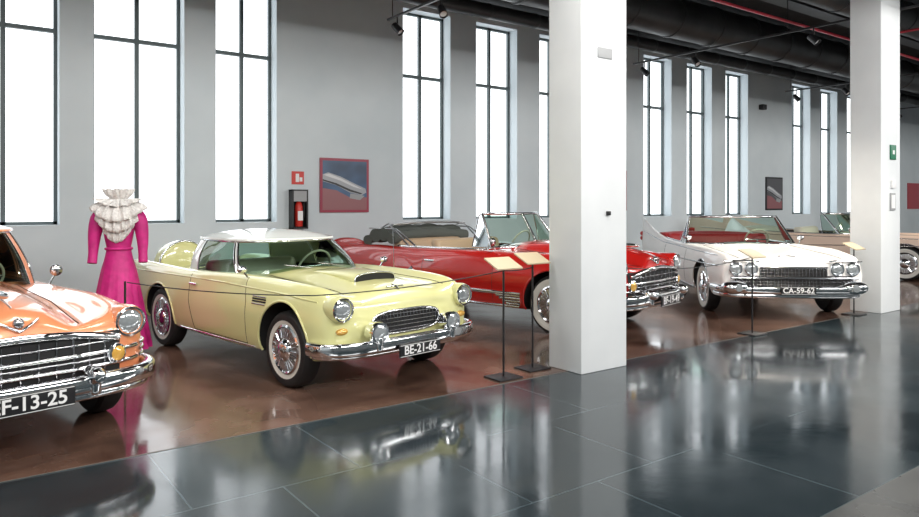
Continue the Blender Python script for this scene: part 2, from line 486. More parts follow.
TB = [(.64,.38,.66,.65,.54,.63,.38,.63),(.615,.34,.76,.76,.64,.745,.42,.745),(.55,.31,.835,.845,.70,.80,.46,.82),(.38,.28,.875,.895,.73,.84,.48,.875),
      (0,.27,.89,.92,.75,.865,.48,.92),(-.5,.26,.89,.93,.76,.895,.47,.95),(-.85,.25,.885,.93,.77,.92,.5,.96),(-1.6,.25,.88,.91,.78,.90,.5,.92),
      (-2.1,.26,.88,.905,.78,.89,.5,.90),(-2.6,.28,.885,.92,.78,.87,.5,.89),(-3.2,.30,.87,.94,.77,.82,.5,.85),(-3.6,.32,.83,.92,.75,.74,.5,.78),(-3.75,.40,.77,.85,.71,.65,.5,.66),(-3.8,.5,.62,.68,.58,.6,.4,.6)]
C49 = [(.92,.52,.36,.78,.28,.80,.20,.84),(.88,.46,.60,.84,.46,.86,.30,.93),(.80,.40,.79,.90,.62,.87,.36,.99),(.62,.35,.92,.95,.72,.88,.40,1.04),
      (.3,.31,.965,.98,.76,.91,.44,1.08),(0,.29,.975,.99,.78,.94,.45,1.10),(-.5,.27,.975,.985,.80,.98,.48,1.11),(-.9,.27,.975,.98,.82,1.0,.55,1.11),
      (-1.5,.27,.975,.98,.84,.98,.6,.99),(-2.4,.27,.98,.97,.84,.97,.6,.98),(-2.9,.28,1.0,.98,.86,.97,.6,.99),(-3.3,.30,1.0,.99,.86,.95,.6,.98),
      (-3.8,.32,.98,.99,.84,.88,.55,.92),(-4.2,.35,.93,.97,.80,.76,.5,.80),(-4.42,.40,.85,.88,.74,.62,.5,.64),(-4.5,.48,.70,.70,.6,.56,.4,.56)]
C59 = [(.93,.46,.82,.68,.74,.66,.5,.66),(.91,.40,.91,.80,.80,.78,.6,.78),(.84,.35,.97,.87,.86,.83,.6,.83),(.5,.30,1.0,.92,.88,.86,.6,.88),
      (0,.28,1.01,.95,.90,.88,.6,.91),(-1.0,.27,1.01,.95,.90,.93,.6,.97),(-1.6,.27,1.01,.94,.88,.92,.6,.93),(-2.6,.27,1.01,.96,.90,.93,.6,.93),
      (-3.4,.30,1.01,1.07,.92,.90,.6,.92),(-4.2,.33,1.0,1.24,.93,.84,.6,.87),(-4.55,.36,.98,1.32,.94,.76,.6,.80),(-4.72,.42,.94,1.20,.91,.66,.6,.70),(-4.78,.5,.86,.82,.8,.6,.5,.6)]

def yellow_coupe(loc, rz):
    P = empty('vintage_coupe', loc, rz); WB = 2.59; pt = M['yellow']
    cuts = [cyl_cut(0, .55, 1.3, .36, .40), cyl_cut(0, -1.3, -.55, .36, .40), cyl_cut(-WB, .6, 1.3, .34, .385), cyl_cut(-WB, -1.3, -.6, .34, .385),
            prism(selp(-1.55, .62, .64, 6, 48), .42, 1.5)]
    b = make_body(P, TB, pt, M['dark'], cuts)
    wheel(P, 0, .76, 1, .335, ww=3, k=1); wheel(P, 0, -.76, -1, .335, ww=3, k=2); wheel(P, -WB, .75, 1, .335, ww=3, k=3); wheel(P, -WB, -.75, -1, .335, ww=3, k=4)
    for s in (1, -1):
        n = 'l' if s > 0 else 'r'
        arch_lip(P, b, 0, .40, .36, pt, s, 'front_arch_lip_'+n); arch_lip(P, b, -WB, .385, .34, pt, s, 'rear_arch_lip_'+n)
        seam(P, b, poly([(-.62, .31), (-.62, .7), (-.70, .915)]), s, 'door_seam_front_'+n)
        seam(P, b, poly([(-1.85, .9), (-1.82, .6), (-1.72, .31)]), s, 'door_seam_rear_'+n)
        seam(P, b, poly([(-.62, .31), (-1.72, .31)]), s, 'door_seam_low_'+n)
        seam(P, b, poly([(-.5, .29), (-2.1, .29)], 14), s, 'rocker_trim_'+n, M['chrome'], .010)
        seam(P, b, poly([(.46, .79), (0, .82), (-1.2, .84), (-3.6, .83)], 14), s, 'feature_line_'+n, pt, .009, -.002)
        for i in range(4):
            seam(P, b, [(-.27, .70+i*.022), (-.50, .70+i*.022)], s, 'louvre_%d_%s' % (i+1, n), M['chrome'] if i % 3 == 0 else M['dark'], .008, .002)
        q = s_side(b, -1.72, .78, s, .02)
        tube('door_handle_'+n, [q+Vector((-.08, 0, 0)), q+Vector((.08, 0, 0))], .013, M['chrome'], P)
        headlight(P, b, s*.715, .735, .088, pt, 'headlight_'+n, .45, off=.03)
        c = s_front(b, s*.70, .55, .0)
        ellipsoid('turn_lamp_'+n, c, (.03, .06, .03), M['amber'], P)
        lathe('tail_lamp_'+n, [(.08, 0), (.085, -.05), (.06, -.09), (0, -.1)], (-3.72, s*.74, .8), (1, 0, 0), M['signred'], P)
        q = s_side(b, -.72, .9, s, -.02)
        tubes('mirror_arm_'+n, [[q, q+Vector((0, s*.06, .07))]], .008, M['chrome'], P)
        ellipsoid('mirror_'+n, q+Vector((0, s*.07, .09)), (.03, .05, .035), M['chrome'], P)
        lathe('bumper_lamp_'+n, [(.03, -.16), (.085, -.10), (.095, 0), (.09, .02), (.075, .022), (.07, .008), (.04, .02), (0, .026)], (.79, s*.43, .525), (1, 0, 0), [M['chrome'], M['lens']], P, segmat=[0, 0, 0, 0, 0, 1, 1])
        boxes('bumper_guard_'+n, [(.71, .815, s*.43-.03, s*.43+.03, .36, .50)], M['chrome'], P, bevel=.025)
    patch_front(P, b, -.38, .38, .475, .665, 'grille_opening', M['dark'], .004, rnd=3)
    rim = []
    for k in range(48):
        a = 2*math.pi*k/48; c, s = math.cos(a), math.sin(a)
        p = s_front(b, .39*math.copysign(abs(c)**(.6), c), .57+.10*math.copysign(abs(s)**.6, s), .008)
        if p is not None: rim.append(p)
    tube('grille_surround', rim, .013, M['chrome'], P, closed=True)
    ps = []
    for z in lin(.50, .64, 5): ps.append(front_path(b, -.36, .36, z, .012, 31))
    for y in lin(-.35, .35, 19): ps.append(clean([s_front(b, y, z, .012) for z in lin(.49, .655, 6)]))
    tubes('grille_mesh', ps, .0035, M['chrome_d'], P, n=5)
    bumper(P, 'front_bumper', .77, .89, .41, .40, .058, .035)
    bumper(P, 'bumper_lower_valance', .69, .82, .34, .38, .03, .03)
    plate(P, .825, .345, 'BE-21-66', w=.48, h=.11)
    bumper(P, 'rear_bumper', -4.1, .86, .45, .45, .06, .035, d=-1)
    lathe('continental_spare', [(.10, .14), (.27, .14), (.33, .10), (.345, 0), (.33, -.10), (.27, -.14), (.1, -.15)], (-3.98, 0, .78), (1, 0, 0), M['yellow'], P, n=40)
    tube('spare_ring', [(-3.87, .335*math.cos(a), .78+.335*math.sin(a)) for a in [2*math.pi*k/40 for k in range(40)]], .015, M['chrome'], P, closed=True)
    boxes('spare_carrier', [(-3.9, -3.7, -.3, .3, .42, .5)], M['chrome'], P, bevel=.01)
    for s in (1, -1):
        tube('hood_seam_%s' % ('l' if s > 0 else 'r'), clean([s_top(b, x, s*(.58+.02*x), .0005) for x in lin(.50, -.72, 30)]), .0035, M['seam'], P, n=6)
        tube('deck_seam_%s' % ('l' if s > 0 else 'r'), clean([s_top(b, x, s*.56, .0005) for x in lin(-2.6, -3.55, 20)]), .0035, M['seam'], P, n=6)
    # hood scoop (low box with front air opening)
    V, F = [], []; NX, NY = 22, 24
    for i in range(NX+1):
        t = i/NX; x = .20-.85*t; w = .24*(1-.22*t); hh = .075*(1-t**1.5)
        for k in range(NY+1):
            a = math.pi*k/NY; y = w*math.copysign(abs(math.cos(a))**.45, math.cos(a)); q = s_top(b, x, y)
            V.append((x, y, q.z-.008+hh*abs(math.sin(a))**.5))
    for i in range(NX):
        for k in range(NY): F.append((i*(NY+1)+k, i*(NY+1)+k+1, (i+1)*(NY+1)+k+1, (i+1)*(NY+1)+k))
    mk('hood_scoop', V, F, pt, P, angle=60)
    mk('hood_scoop_opening', [(v[0]-.006, v[1], v[2]) for v in V[:NY+1]], [tuple(range(NY+1))], M['dark'], P, smooth=False)
    tube('hood_scoop_trim', V[:NY+1], .006, M['chrome'], P)
    tubes('hood_emblem', [clean([s_top(b, .48, y, .012) for y in lin(-.10, .10, 9)]), clean([s_top(b, x, 0, .012) for x in lin(.44, .54, 4)])], .008, M['chrome'], P)
    def cls(u, v):
        if u > .60: return 'g'
        if u > .545: return 'p'
        if u > -.30: return 'g'
        if u > -.93: return 'p'
        return 'g' if abs(v) < .86 else 'p'
    greenhouse(P, (-1.60, .90, .76, .895), (-1.74, .66, .62, 1.22), 3.2, cls, M['cream'], .085)
    seat(P, -1.85, .55, M['leather_w'], 'seat', .6, .98)
    boxes('dashboard', [(-1.12, -.92, -.6, .6, .72, .93)], M['leather_w'], P, bevel=.04)
    steering(P, -1.28, .32, .92)
    tube('wiper_l', [(-.68, .30, .96), (-.76, .02, 1.0)], .004, M['chrome_d'], P); tube('wiper_r', [(-.68, -.10, .96), (-.76, -.38, 1.0)], .004, M['chrome_d'], P)
    tube('antenna', [(-.4, .74, .93), (-.42, .74, 1.35)], .003, M['chrome'], P)
    return P

def cad49(name, loc, rz, pt, roofed, platetxt, leather, scale=1):
    P = empty(name, loc, rz); P.scale = (scale, scale, scale); WB = 3.2
    cuts = [cyl_cut(0, .6, 1.4, .37, .43), cyl_cut(0, -1.4, -.6, .37, .43)]
    if roofed: cuts.append(prism(selp(-1.98, .85, .74, 6, 48), .42, 1.6))
    else: cuts.append(prism(selp(-2.1, .92, .80, 6, 48), .42, 1.6))
    b = make_body(P, C49, pt, M['dark'], cuts)
    wheel(P, 0, .84, 1, .37, ww=2, k=1); wheel(P, 0, -.84, -1, .37, ww=2, k=2); wheel(P, -WB, .80, 1, .37, ww=2, k=3); wheel(P, -WB, -.80, -1, .37, ww=2, k=4)
    for s in (1, -1):
        n = 'l' if s > 0 else 'r'
        arch_lip(P, b, 0, .43, .37, pt, s, 'front_arch_lip_'+n)
        seam(P, b, poly([(-.92, .31), (-.92, .95)]), s, 'door_seam_front_'+n)
        seam(P, b, poly([(-2.2, .31), (-2.2, .95)]), s, 'door_seam_rear_'+n)
        seam(P, b, poly([(-.5, .30), (-2.75, .30)], 16), s, 'rocker_trim_'+n, M['chrome'], .020, .002)
        seam(P, b, poly([(-.46, .47), (-2.35, .47)], 20), s, 'side_spear_'+n, M['chrome'], .024, .004)
        for i in range(4):
            seam(P, b, poly([(-.47, .44-i*.035), (-.85+.05*i, .44-i*.035)], 5), s, 'fender_shield_%d_%s' % (i+1, n), M['chrome'], .020, .002)
        for i in range(9):
            seam(P, b, poly([(-2.36-.012*i, .33), (-2.36-.012*i, .66-.008*i), (-2.40-.012*i, .72-.01*i)], 5), s, 'stone_shield_%d_%s' % (i+1, n), M['chrome'], .010, .004)
        seam(P, b, poly([(-2.5, .36), (-4.25, .40)], 20), s, 'rear_fender_trim_'+n, M['chrome'], .018, .004)
        seam(P, b, poly([(-2.72, .34), (-2.8, .6), (-3.2, .70), (-3.6, .6), (-3.68, .36)], 8), s, 'skirt_seam_'+n)
        q = s_side(b, -2.05, .82, s, .02)
        tube('door_handle_'+n, [q+Vector((-.09, 0, 0)), q+Vector((.09, 0, 0))], .014, M['chrome'], P)
        headlight(P, b, s*.745, .845, .096, pt, 'headlight_'+n, .6, off=.0)
        c = s_front(b, s*.62, .64, .03)
        lathe('fog_lamp_'+n, [(.06, -.05), (.072, .0), (.066, .015), (.052, .02), (.03, .032), (0, .035)], c, (1, s*.25, 0), [M['chrome'], M['amber']], P, segmat=[0, 0, 0, 1, 1])
        lathe('bumper_bullet_'+n, [(.055, -.10), (.064, -.02), (.056, .04), (.035, .075), (0, .09)], (1.05, s*.42, .535), (1, 0, 0), M['chrome'], P)
        boxes('bumper_guard_'+n, [(.99, 1.08, s*.42-.035, s*.42+.035, .40, .59)], M['chrome'], P, bevel=.03)
        lathe('tail_lamp_'+n, [(.075, .12), (.08, 0), (.06, -.06), (0, -.08)], (-4.32, s*.76, .92), (1, 0, 0), M['signred'], P)
        ellipsoid('tail_fin_'+n, (-4.0, s*.80, .96), (.45, .06, .12), pt, P)
        q = s_side(b, -1.0, .98 if not roofed else .97, s, -.03)
        if q is not None:
            tubes('mirror_arm_'+n, [[q, q+Vector((.0, s*.05, .10))]], .008, M['chrome_d'], P)
            ellipsoid('mirror_'+n, q+Vector((0, s*.06, .13)), (.03, .055, .055), M['chrome_d'], P)
    patch_front(P, b, -.66, .66, .50, .80, 'grille_opening', M['dark'], .003, ny=60)
    tubes('grille_bars_heavy', [front_path(b, -.80, .80, z, .022, 61) for z in (.575, .665)], .016, M['chrome'], P, n=10)
    top = []
    for y in lin(-.64, .64, 41):
        top.append(s_front(b, y, .825-.075*abs(y/.64)**2, .02))
    tube('grille_top_bar', clean(top), .028, M['chrome'], P, n=10)
    ps = []
    for y in lin(-.54, .54, 11): ps.append(clean([s_front(b, y, z, .008) for z in lin(.52, .78, 6)]))
    tubes('grille_verticals', ps, .0065, M['chrome_d'], P, n=6)
    tubes('grille_bars_fine', [front_path(b, -.60, .60, z, .010, 41) for z in (.62, .735)], .006, M['chrome_d'], P)
    sideb = []
    for s in (1, -1):
        for z in (.575, .62, .665): sideb.append(clean([s_side(b, x, z, s, .012) for x in lin(.76, .47, 9)]))
    tubes('grille_side_bars', sideb, .012, M['chrome'], P, n=8)
    V1 = [s_front(b, y, .875+abs(y)*.55, .02) for y in lin(-.12, .12, 13)]
    tube('hood_v_emblem', clean(V1), .010, M['chrome'], P)
    c = s_front(b, 0, .925, .01)
    if c is not None: ellipsoid('hood_crest', c, (.03, .035, .04), M['chrome_d'], P)
    ellipsoid('hood_ornament', (.55, 0, 1.085), (.14, .022, .028), M['chrome'], P)
    tube('hood_centre_seam', clean([s_top(b, x, 0, .001) for x in lin(.75, -.85, 40)]), .006, M['chrome'], P)
    for s in (1, -1):
        tube('hood_seam_%s' % ('l' if s > 0 else 'r'), clean([s_top(b, x, s*(.50-.12*max(0, x)), .0005) for x in lin(.8, -.85, 40)]), .004, M['seam'], P, n=6)
    bumper(P, 'front_bumper', 1.02, .95, .48, .55, .062, .045)
    bumper(P, 'front_bumper_lower', .99, .91, .395, .5, .028, .03)
    plate(P, 1.10, .445, platetxt, w=.54, h=.13)
    bumper(P, 'rear_bumper', -4.62, .97, .45, .5, .08, .045, d=-1)
    if roofed:
        def cls(u, v):
            if u > .84: return 'g'
            if u > .76: return 'p'
            if u > .12: return 'g'
            if u > .04: return 'p'
            if u > -.60: return 'g'
            if u > -.95: return 'p'
            return 'g' if abs(v) < .7 else 'p'
        greenhouse(P, (-1.96, 1.14, .84, .965), (-2.04, .84, .70, 1.45), 3.4, cls, pt, .13)
        seat(P, -2.0, .66, leather, 'seat_front', .62, 1.08); seat(P, -2.65, .66, leather, 'seat_rear', .62, 1.06)
    else:
        windshield(P, -.86, .80, 1.03, -1.14, .66, 1.48, bow=.20, split=True)
        seat(P, -1.95, .72, leather, 'seat_front', .62, 1.10); seat(P, -2.75, .72, leather, 'seat_rear', .62, 1.08)
        for i, (x, z, r) in enumerate([(-2.95, 1.14, .10), (-3.12, 1.20, .11), (-3.30, 1.18, .11), (-3.48, 1.10, .10)]):
            L = [(x-.10*(1-abs(v)**2), v*.86, z-.05*abs(v)**3) for v in lin(-1, 1, 17)]
            tube('folded_top_roll_%d' % (i+1), L, [r*(.8+.18*math.sin(j*1.3+i)) for j in range(17)], M['cloth'], P, n=12)
        for s in (1, -1):
            n = 'l' if s > 0 else 'r'
            tubes('top_bow_frame_'+n, [[(-2.45, s*.84, 1.0), (-2.85, s*.86, 1.24), (-3.45, s*.84, 1.24)], [(-2.6, s*.84, 1.0), (-3.0, s*.86, 1.32), (-3.5, s*.8, 1.14)]], .014, M['chrome2'], P)
        tube('folded_top_bow', [(-2.95, v*.84, 1.33-.03*abs(v)**2) for v in lin(-1, 1, 13)], .018, M['chrome2'], P)
        tube('cockpit_trim', [(x, y, (s_top(b, x, y, .0) or Vector((0, 0, .98))).z+.008) for x, y in selp(-2.1, .94, .82, 6, 80)], .018, M['chrome'], P, closed=True)
    boxes('dashboard', [(-1.32, -1.15, -.72, .72, .74, 1.0)], pt, P, bevel=.05)
    steering(P, -1.45, .38, 1.04)
    return P

def cad59(name, loc, rz, pt, leather, platetxt):
    P = empty(name, loc, rz); WB = 3.3
    cuts = [cyl_cut(0, .6, 1.4, .36, .42), cyl_cut(0, -1.4, -.6, .36, .42), prism(selp(-2.1, .98, .84, 7, 48), .42, 1.6)]
    b = make_body(P, C59, pt, M['dark'], cuts)
    wheel(P, 0, .88, 1, .36, ww=2, k=1); wheel(P, 0, -.88, -1, .36, ww=2, k=2); wheel(P, -WB, .84, 1, .36, k=3); wheel(P, -WB, -.84, -1, .36, k=4)
    for s in (1, -1):
        n = 'l' if s > 0 else 'r'
        arch_lip(P, b, 0, .42, .36, M['chrome'], s, 'front_arch_lip_'+n, .010)
        seam(P, b, poly([(-.95, .31), (-.95, .93)]), s, 'door_seam_front_'+n); seam(P, b, poly([(-2.4, .31), (-2.4, .93)]), s, 'door_seam_rear_'+n)
        seam(P, b, poly([(-.5, .30), (-4.4, .36)], 30), s, 'rocker_trim_'+n, M['chrome'], .018, .002)
        seam(P, b, poly([(.75, .74), (-1.5, .70), (-4.3, .60)], 16), s, 'side_spear_'+n, M['chrome'], .011, .004)
        seam(P, b, poly([(.6, .88), (-1.0, .89), (-2.6, .90), (-4.4, 1.05)], 16), s, 'fin_edge_trim_'+n, M['chrome'], .008, .002)
        for i, y in enumerate((.58, .79)):
            headlight(P, b, s*y, .715, .082, pt, 'headlight_%s_%d' % (n, i+1), 0, off=.0)
        bz = [(.935, s*.47, .815), (.94, s*.6, .83), (.925, s*.78, .828), (.87, s*.93, .815)]
        sweep('headlight_bezel_'+n, bz if s > 0 else bz[::-1], oval(.030, .012), M['chrome'], P)
        ellipsoid('bumper_pod_'+n, (.95, s*.80, .46), (.13, .19, .10), M['chrome'], P)
        lathe('parking_lamp_'+n, [(.055, 0), (.05, .02), (0, .03)], (1.06, s*.78, .46), (1, 0, 0), M['lens'], P)
        for i, dz in enumerate((-.05, .05)):
            lathe('rocket_lamp_%s_%d' % (n, i+1), [(.045, .1), (.05, 0), (.03, -.09), (0, -.14)], (-4.66, s*.955, .93+dz), (1, 0, 0), M['signred'], P)
        q = s_side(b, -1.05, .93, s, -.05)
        tubes('mirror_arm_'+n, [[q, q+Vector((0, s*.03, .10))]], .008, M['chrome'], P)
        ellipsoid('mirror_'+n, q+Vector((0, s*.03, .13)), (.03, .06, .045), M['chrome'], P)
    patch_front(P, b, -.80, .80, .47, .615, 'grille_opening', M['dark'], .003, ny=60)
    patch_front(P, b, -.46, .46, .60, .72, 'grille_opening_upper', M['dark'], .003, ny=40)
    ps = []
    for z in lin(.49, .70, 6): ps.append(front_path(b, -.82 if z < .62 else -.45, .82 if z < .62 else .45, z, .014, 51))
    for y in lin(-.78, .78, 34): ps.append(clean([s_front(b, y, z, .014) for z in lin(.485, .71 if abs(y) < .46 else .61, 5)]))
    tubes('grille_mesh', ps, .004, M['chrome_d'], P, n=5)
    tube('grille_mid_bar', front_path(b, -.86, .86, .59, .03, 51), .018, M['chrome'], P, n=10)
    tube('grille_top_bar', front_path(b, -.46, .46, .73, .02, 31), .014, M['chrome'], P, n=10)
    bumper(P, 'front_bumper', 1.03, 1.0, .43, .5, .052, .05)
    bumper(P, 'front_bumper_lower', .99, .96, .345, .45, .034, .04)
    plate(P, 1.10, .43, platetxt, w=.46, h=.11)
    bumper(P, 'rear_bumper', -4.92, 1.0, .43, .45, .08, .05, d=-1)
    tubes('hood_v_emblem', [clean([s_top(b, .62+abs(y)*.6, y, .008) for y in lin(-.12, .12, 9)])], .01, M['chrome'], P)
    for s in (1, -1):
        tube('hood_seam_%s' % ('l' if s > 0 else 'r'), clean([s_top(b, x, s*.70, .0005) for x in lin(.8, -.95, 40)]), .004, M['seam'], P, n=6)
    windshield(P, -.92, .90, .95, -1.30, .74, 1.40, bow=.34, wrap=3.2)
    seat(P, -1.95, .76, leather, 'seat_front', .62, 1.08); seat(P, -2.85, .76, leather, 'seat_rear', .62, 1.05)
    boxes('dashboard', [(-1.45, -1.2, -.76, .76, .74, .96)], leather, P, bevel=.05)
    steering(P, -1.6, .40, 1.0)
    L = [(-3.25-.10*(1-abs(v)**2), v*.84, 1.0-.04*abs(v)**3) for v in lin(-1, 1, 17)]
    ob = tube('top_boot', L, .14, leather, P, n=14)
    for v in ob.data.vertices: v.co.x = -3.25+(v.co.x+3.25)*1.6; v.co.z = 1.0+(v.co.z-1.0)*.6
    tube('cockpit_trim', [(x, y, (s_top(b, x, y, .0) or Vector((0, 0, .95))).z+.008) for x, y in selp(-2.1, 1.0, .86, 7, 80)], .014, M['chrome'], P, closed=True)
    return P

def head(hx, hy): return math.atan2(hy, hx)
yellow_coupe((3.22, 5.98, 0), head(.165, -.986))
cad49('vintage_convertible', (6.90, 6.45, 0), head(.22, -.975), M['red'], False, 'BF-19-49', M['leather_t'])
cad49('vintage_sedan', (.17, 5.89, 0), head(.22, -.975), M['orange'], True, 'EF-13-25', M['leather_b'], .94)
cad59('vintage_convertible', (10.06, 5.81, 0), head(-.638, -.770), M['carwhite'], M['leather_r'], 'CA-59-62')
cad59('vintage_convertible', (17.3, 6.6, 0), head(.22, -.975), M['peach'], M['leather_w'], 'HL-19-60')

# ---------------------------------------------------------------- room
X0, X1, Y0, YW, H = -5.0, 32.0, -7.0, 11.2, 5.45
YE = 4.82
fl = mk('floor', [(X0, Y0, 0), (X1, Y0, 0), (X0, 1.8, 0), (X1, 1.8, 0), (X0, YE, 0), (X1, YE, 0), (X0, YW+.4, 0), (X1, YW+.4, 0)],
        [(0, 1, 3, 2), (2, 3, 5, 4), (4, 5, 7, 6)], [M['concrete2'], M['tile'], M['concrete']], smooth=False, idx=[0, 1, 2], fix=False)
boxes('trim_floor_edge', [(X0, X1, YE-.006, YE+.006, 0, .002)], M['joint'])
mk('ceiling', [(X0, Y0, H), (X1, Y0, H), (X1, YW+.4, H), (X0, YW+.4, H)], [(3, 2, 1, 0)], M['ceiling'], smooth=False, fix=False)
boxes('wall_left', [(X0-.2, X0, Y0, YW+.4, 0, H)], M['wall'])
boxes('wall_right', [(X1, X1+.2, Y0, YW+.4, 0, H)], M['wall'])
boxes('wall_back', [(X0, X1, Y0-.2, Y0, 0, H)], M['wall'])
wins = [(-3.49, 1.1), (-.03, 1.30), (1.70, 1.25), (3.43, 1.0)] + [(g*6.92+o, 1.09) for g in range(1, 4) for o in (-.03, 1.70, 3.43)]
SILL, TOP, TH = 1.32, 5.30, .34
bl = [(X0, X1, YW, YW+TH, 0, SILL), (X0, X1, YW, YW+TH, TOP, H)]
x = X0
for s, WW in wins:
    bl.append((x, s, YW, YW+TH, SILL, TOP)); x = s+WW
bl.append((x, X1, YW, YW+TH, SILL, TOP))
boxes('wall_window_side', bl, M['wall'])
for i, (s, WW) in enumerate(wins):
    e = empty('window_%d' % (i+1), (s, YW+TH-.06, SILL)); h = TOP-SILL; f = .045
    boxes('glass', [(0, WW, .03, .04, 0, h)], M['glassw'], e)
    boxes('frame', [(0, f, -.03, .03, 0, h), (WW-f, WW, -.03, .03, 0, h), (0, WW, -.03, .03, 0, f), (0, WW, -.03, .03, h-f, h),
                    (WW/2-.03, WW/2+.03, -.03, .03, 0, h), (0, WW, -.035, .03, 2.73, 2.79)], M['frame'], e)
boxes('baseboard_window_side', [(X0, X1, YW-.015, YW, 0, .1)], M['wall'])
for cx in (-1.78, 4.82, 11.08, 17.8, 24.4):
    e = empty('column', (cx, 4.64, 0))
    boxes('shaft', [(0, .64, 0, .44, 0, H)], M['pillar'], e, bevel=.008)
    if abs(cx-4.82) < .1:
        boxes('speaker_plate', [(.22, .42, -.012, 0, 3.02, 3.12)], M['grey'], e, bevel=.004)
        boxes('switch', [(.34, .38, -.03, 0, 1.50, 1.54)], M['black'], e, bevel=.004)
    if abs(cx-11.08) < .1:
        boxes('exit_sign', [(.28, .46, -.02, 0, 2.28, 2.50)], M['green'], e, bevel=.004)
        boxes('exit_sign_mark', [(.34, .40, -.024, -.02, 2.36, 2.42)], M['txt'], e)
        boxes('alarm_box', [(.31, .43, -.03, 0, 1.85, 1.97)], M['txt'], e, bevel=.004)
        boxes('notice', [(.28, .44, -.02, 0, 1.52, 1.78)], M['grey'], e, bevel=.004)
        boxes('notice_frame', [(.30, .42, -.022, -.02, 1.55, 1.75)], M['txt'], e)
def duct(y, z, r, nm='air_duct', xs=(X0+.05, X1-.05)):
    prof = []
    x = 0; L = xs[1]-xs[0]
    while x < L:
        prof += [(r, x), (r, x+1.1), (r*1.05, x+1.11), (r*1.05, x+1.17), (r, x+1.18)]; x += 1.2
    prof = [(a, min(h, L)) for a, h in prof]
    lathe(nm, prof, (xs[0], y, z), (1, 0, 0), M['duct'], None, n=28)
duct(8.0, 5.02, .36); duct(5.6, 5.06, .28); duct(2.4, 5.05, .30); duct(10.3, 5.24, .14)
boxes('ceiling_beam', [(X0+.01, X1-.01, 6.6, 6.9, 5.25, H)], M['duct'])
XA, XB = X0+.1, X1-.1
tubes('sprinkler_pipe', [[(XA, 6.3, 4.72), (XB, 6.3, 4.72)]] + [[(xx, 6.3, 4.72), (xx, 3.0, 4.72)] for xx in (9.3, 13.9, 20.5)], .024, M['redpipe'])
tubes('cable_conduit', [[(XA, yy, 5.3), (XB, yy, 5.3)] for yy in (9.3, 9.5)], .03, M['grey'])

def spot_head(par, y, nm, ang):
    tube(nm+'_stem', [(0, y, -.01), (0, y, -.12)], .012, M['black'], par)
    ax = Vector((math.cos(ang)*.55, -.45*math.sin(ang)-.3, -.75))
    lathe(nm+'_can', [(.045, -.10), (.055, -.09), (.06, .08), (.065, .10), (.055, .10), (.05, .07), (0, .06)], (0, y, -.2), ax, [M['black'], M['txt']], par, n=20, segmat=[0, 0, 0, 0, 0, 1])
for xx in (5.77, 11.8, 17.9, 24.0):
    e = empty('track_light', (xx, 0, 4.6))
    boxes('rail', [(-.018, .018, 3.2, 9.85, -.015, .02)], M['black'], e)
    tubes('rail_drop', [[(0, 3.6, .02), (0, 3.6, H-4.6)], [(0, 9.7, .02), (0, 9.7, H-4.6)], [(0, 6.45, .02), (0, 6.45, H-4.6)]], .008, M['black'], e)
    spot_head(e, 9.55, 'spot_1', 1); spot_head(e, 8.3, 'spot_2', 2); spot_head(e, 6.0, 'spot_3', 1.5)

def poster(x0, x1, z0, z1, fm, pm, car=True):
    e = empty('poster', (0, YW, 0))
    boxes('frame', [(x0, x1, -.03, 0, z0, z1)], fm, e)
    d = .045
    boxes('print', [(x0+d, x1-d, -.033, -.03, z0+d, z1-d)], pm, e)
    if car:
        w = x1-x0-2*d; h = z1-z0-2*d
        def pg(nm, pts, mt, y): mk(nm, [(x0+d+u*w, y, z0+d+v*h) for u, v in pts], [tuple(range(len(pts)))], mt, e, smooth=False)
        pg('print_lower_band', [(0, 0), (1, 0), (1, .26), (.6, .26), (.3, .40), (0, .44)], M['posterpink'], -.0335)
        pg('print_chrome_body', [(.0, .72), (.12, .76), (.40, .68), (.72, .54), (.97, .44), (.99, .36), (.88, .30), (.60, .36), (.3, .50), (.0, .58)], M['postermetal'], -.034)
        pg('print_chrome_dark', [(.0, .62), (.30, .545), (.62, .42), (.90, .34), (.86, .32), (.60, .38), (.28, .51), (0, .59)], M['black'], -.0345)
        pg('print_chrome_light', [(.02, .71), (.14, .735), (.42, .64), (.74, .50), (.92, .42), (.70, .47), (.38, .60), (.1, .68)], M['posterlight'], -.0345)
        pg('print_chrome_tip', [(.62, .34), (.95, .29), (.84, .20), (.60, .24)], M['grey'], -.0348)
poster(5.20, 6.15, 1.47, 2.42, M['posterframe'], M['posterblue'])
poster(12.15, 13.15, 1.47, 2.42, M['posterframe'], M['posterblue'], False)
poster(19.25, 20.15, 1.45, 2.42, M['black'], M['postergray'])
poster(25.8, 26.7, 1.45, 2.42, M['posterframe'], M['posterblue'], False)
poster(28.9, 29.9, 1.45, 2.42, M['posterred'], M['posterred'], False)
e = empty('fire_extinguisher', (4.78, YW, 1.2))
boxes('cabinet', [(-.13, .13, -.02, 0, 0, .66)], M['black'], e)
boxes('cabinet_rim', [(-.14, -.115, -.16, 0, 0, .66), (.115, .14, -.16, 0, 0, .66), (-.14, .14, -.16, 0, .635, .66), (-.14, .14, -.16, 0, 0, .025)], M['black'], e)
lathe('cylinder', [(.06, 0), (.066, .02), (.066, .34), (.045, .40), (.025, .42), (.025, .48)], (0, -.09, .04), (0, 0, 1), M['signred'], e, n=24)
tube('hose', [(.02, -.09, .51), (.08, -.12, .45), (.085, -.13, .2)], .01, M['rubber'], e)
boxes('label', [(-.045, .045, -.165, -.158, .14, .30)], M['txt'], e)
boxes('door_panel_upper', [(-.115, .115, -.158, -.15, .46, .635)], M['grey'], e)
e = empty('fire_sign', (4.80, YW, 1.95))
boxes('panel', [(-.11, .11, -.01, 0, 0, .22)], M['signred'], e); boxes('pictogram', [(-.04, .02, -.013, -.01, .04, .18), (.03, .08, -.013, -.01, .05, .12)], M['txt'], e)
boxes('wall_camera', [(18.9, 19.1, YW-.15, YW, 4.35, 4.5)], M['black'], bevel=.02)

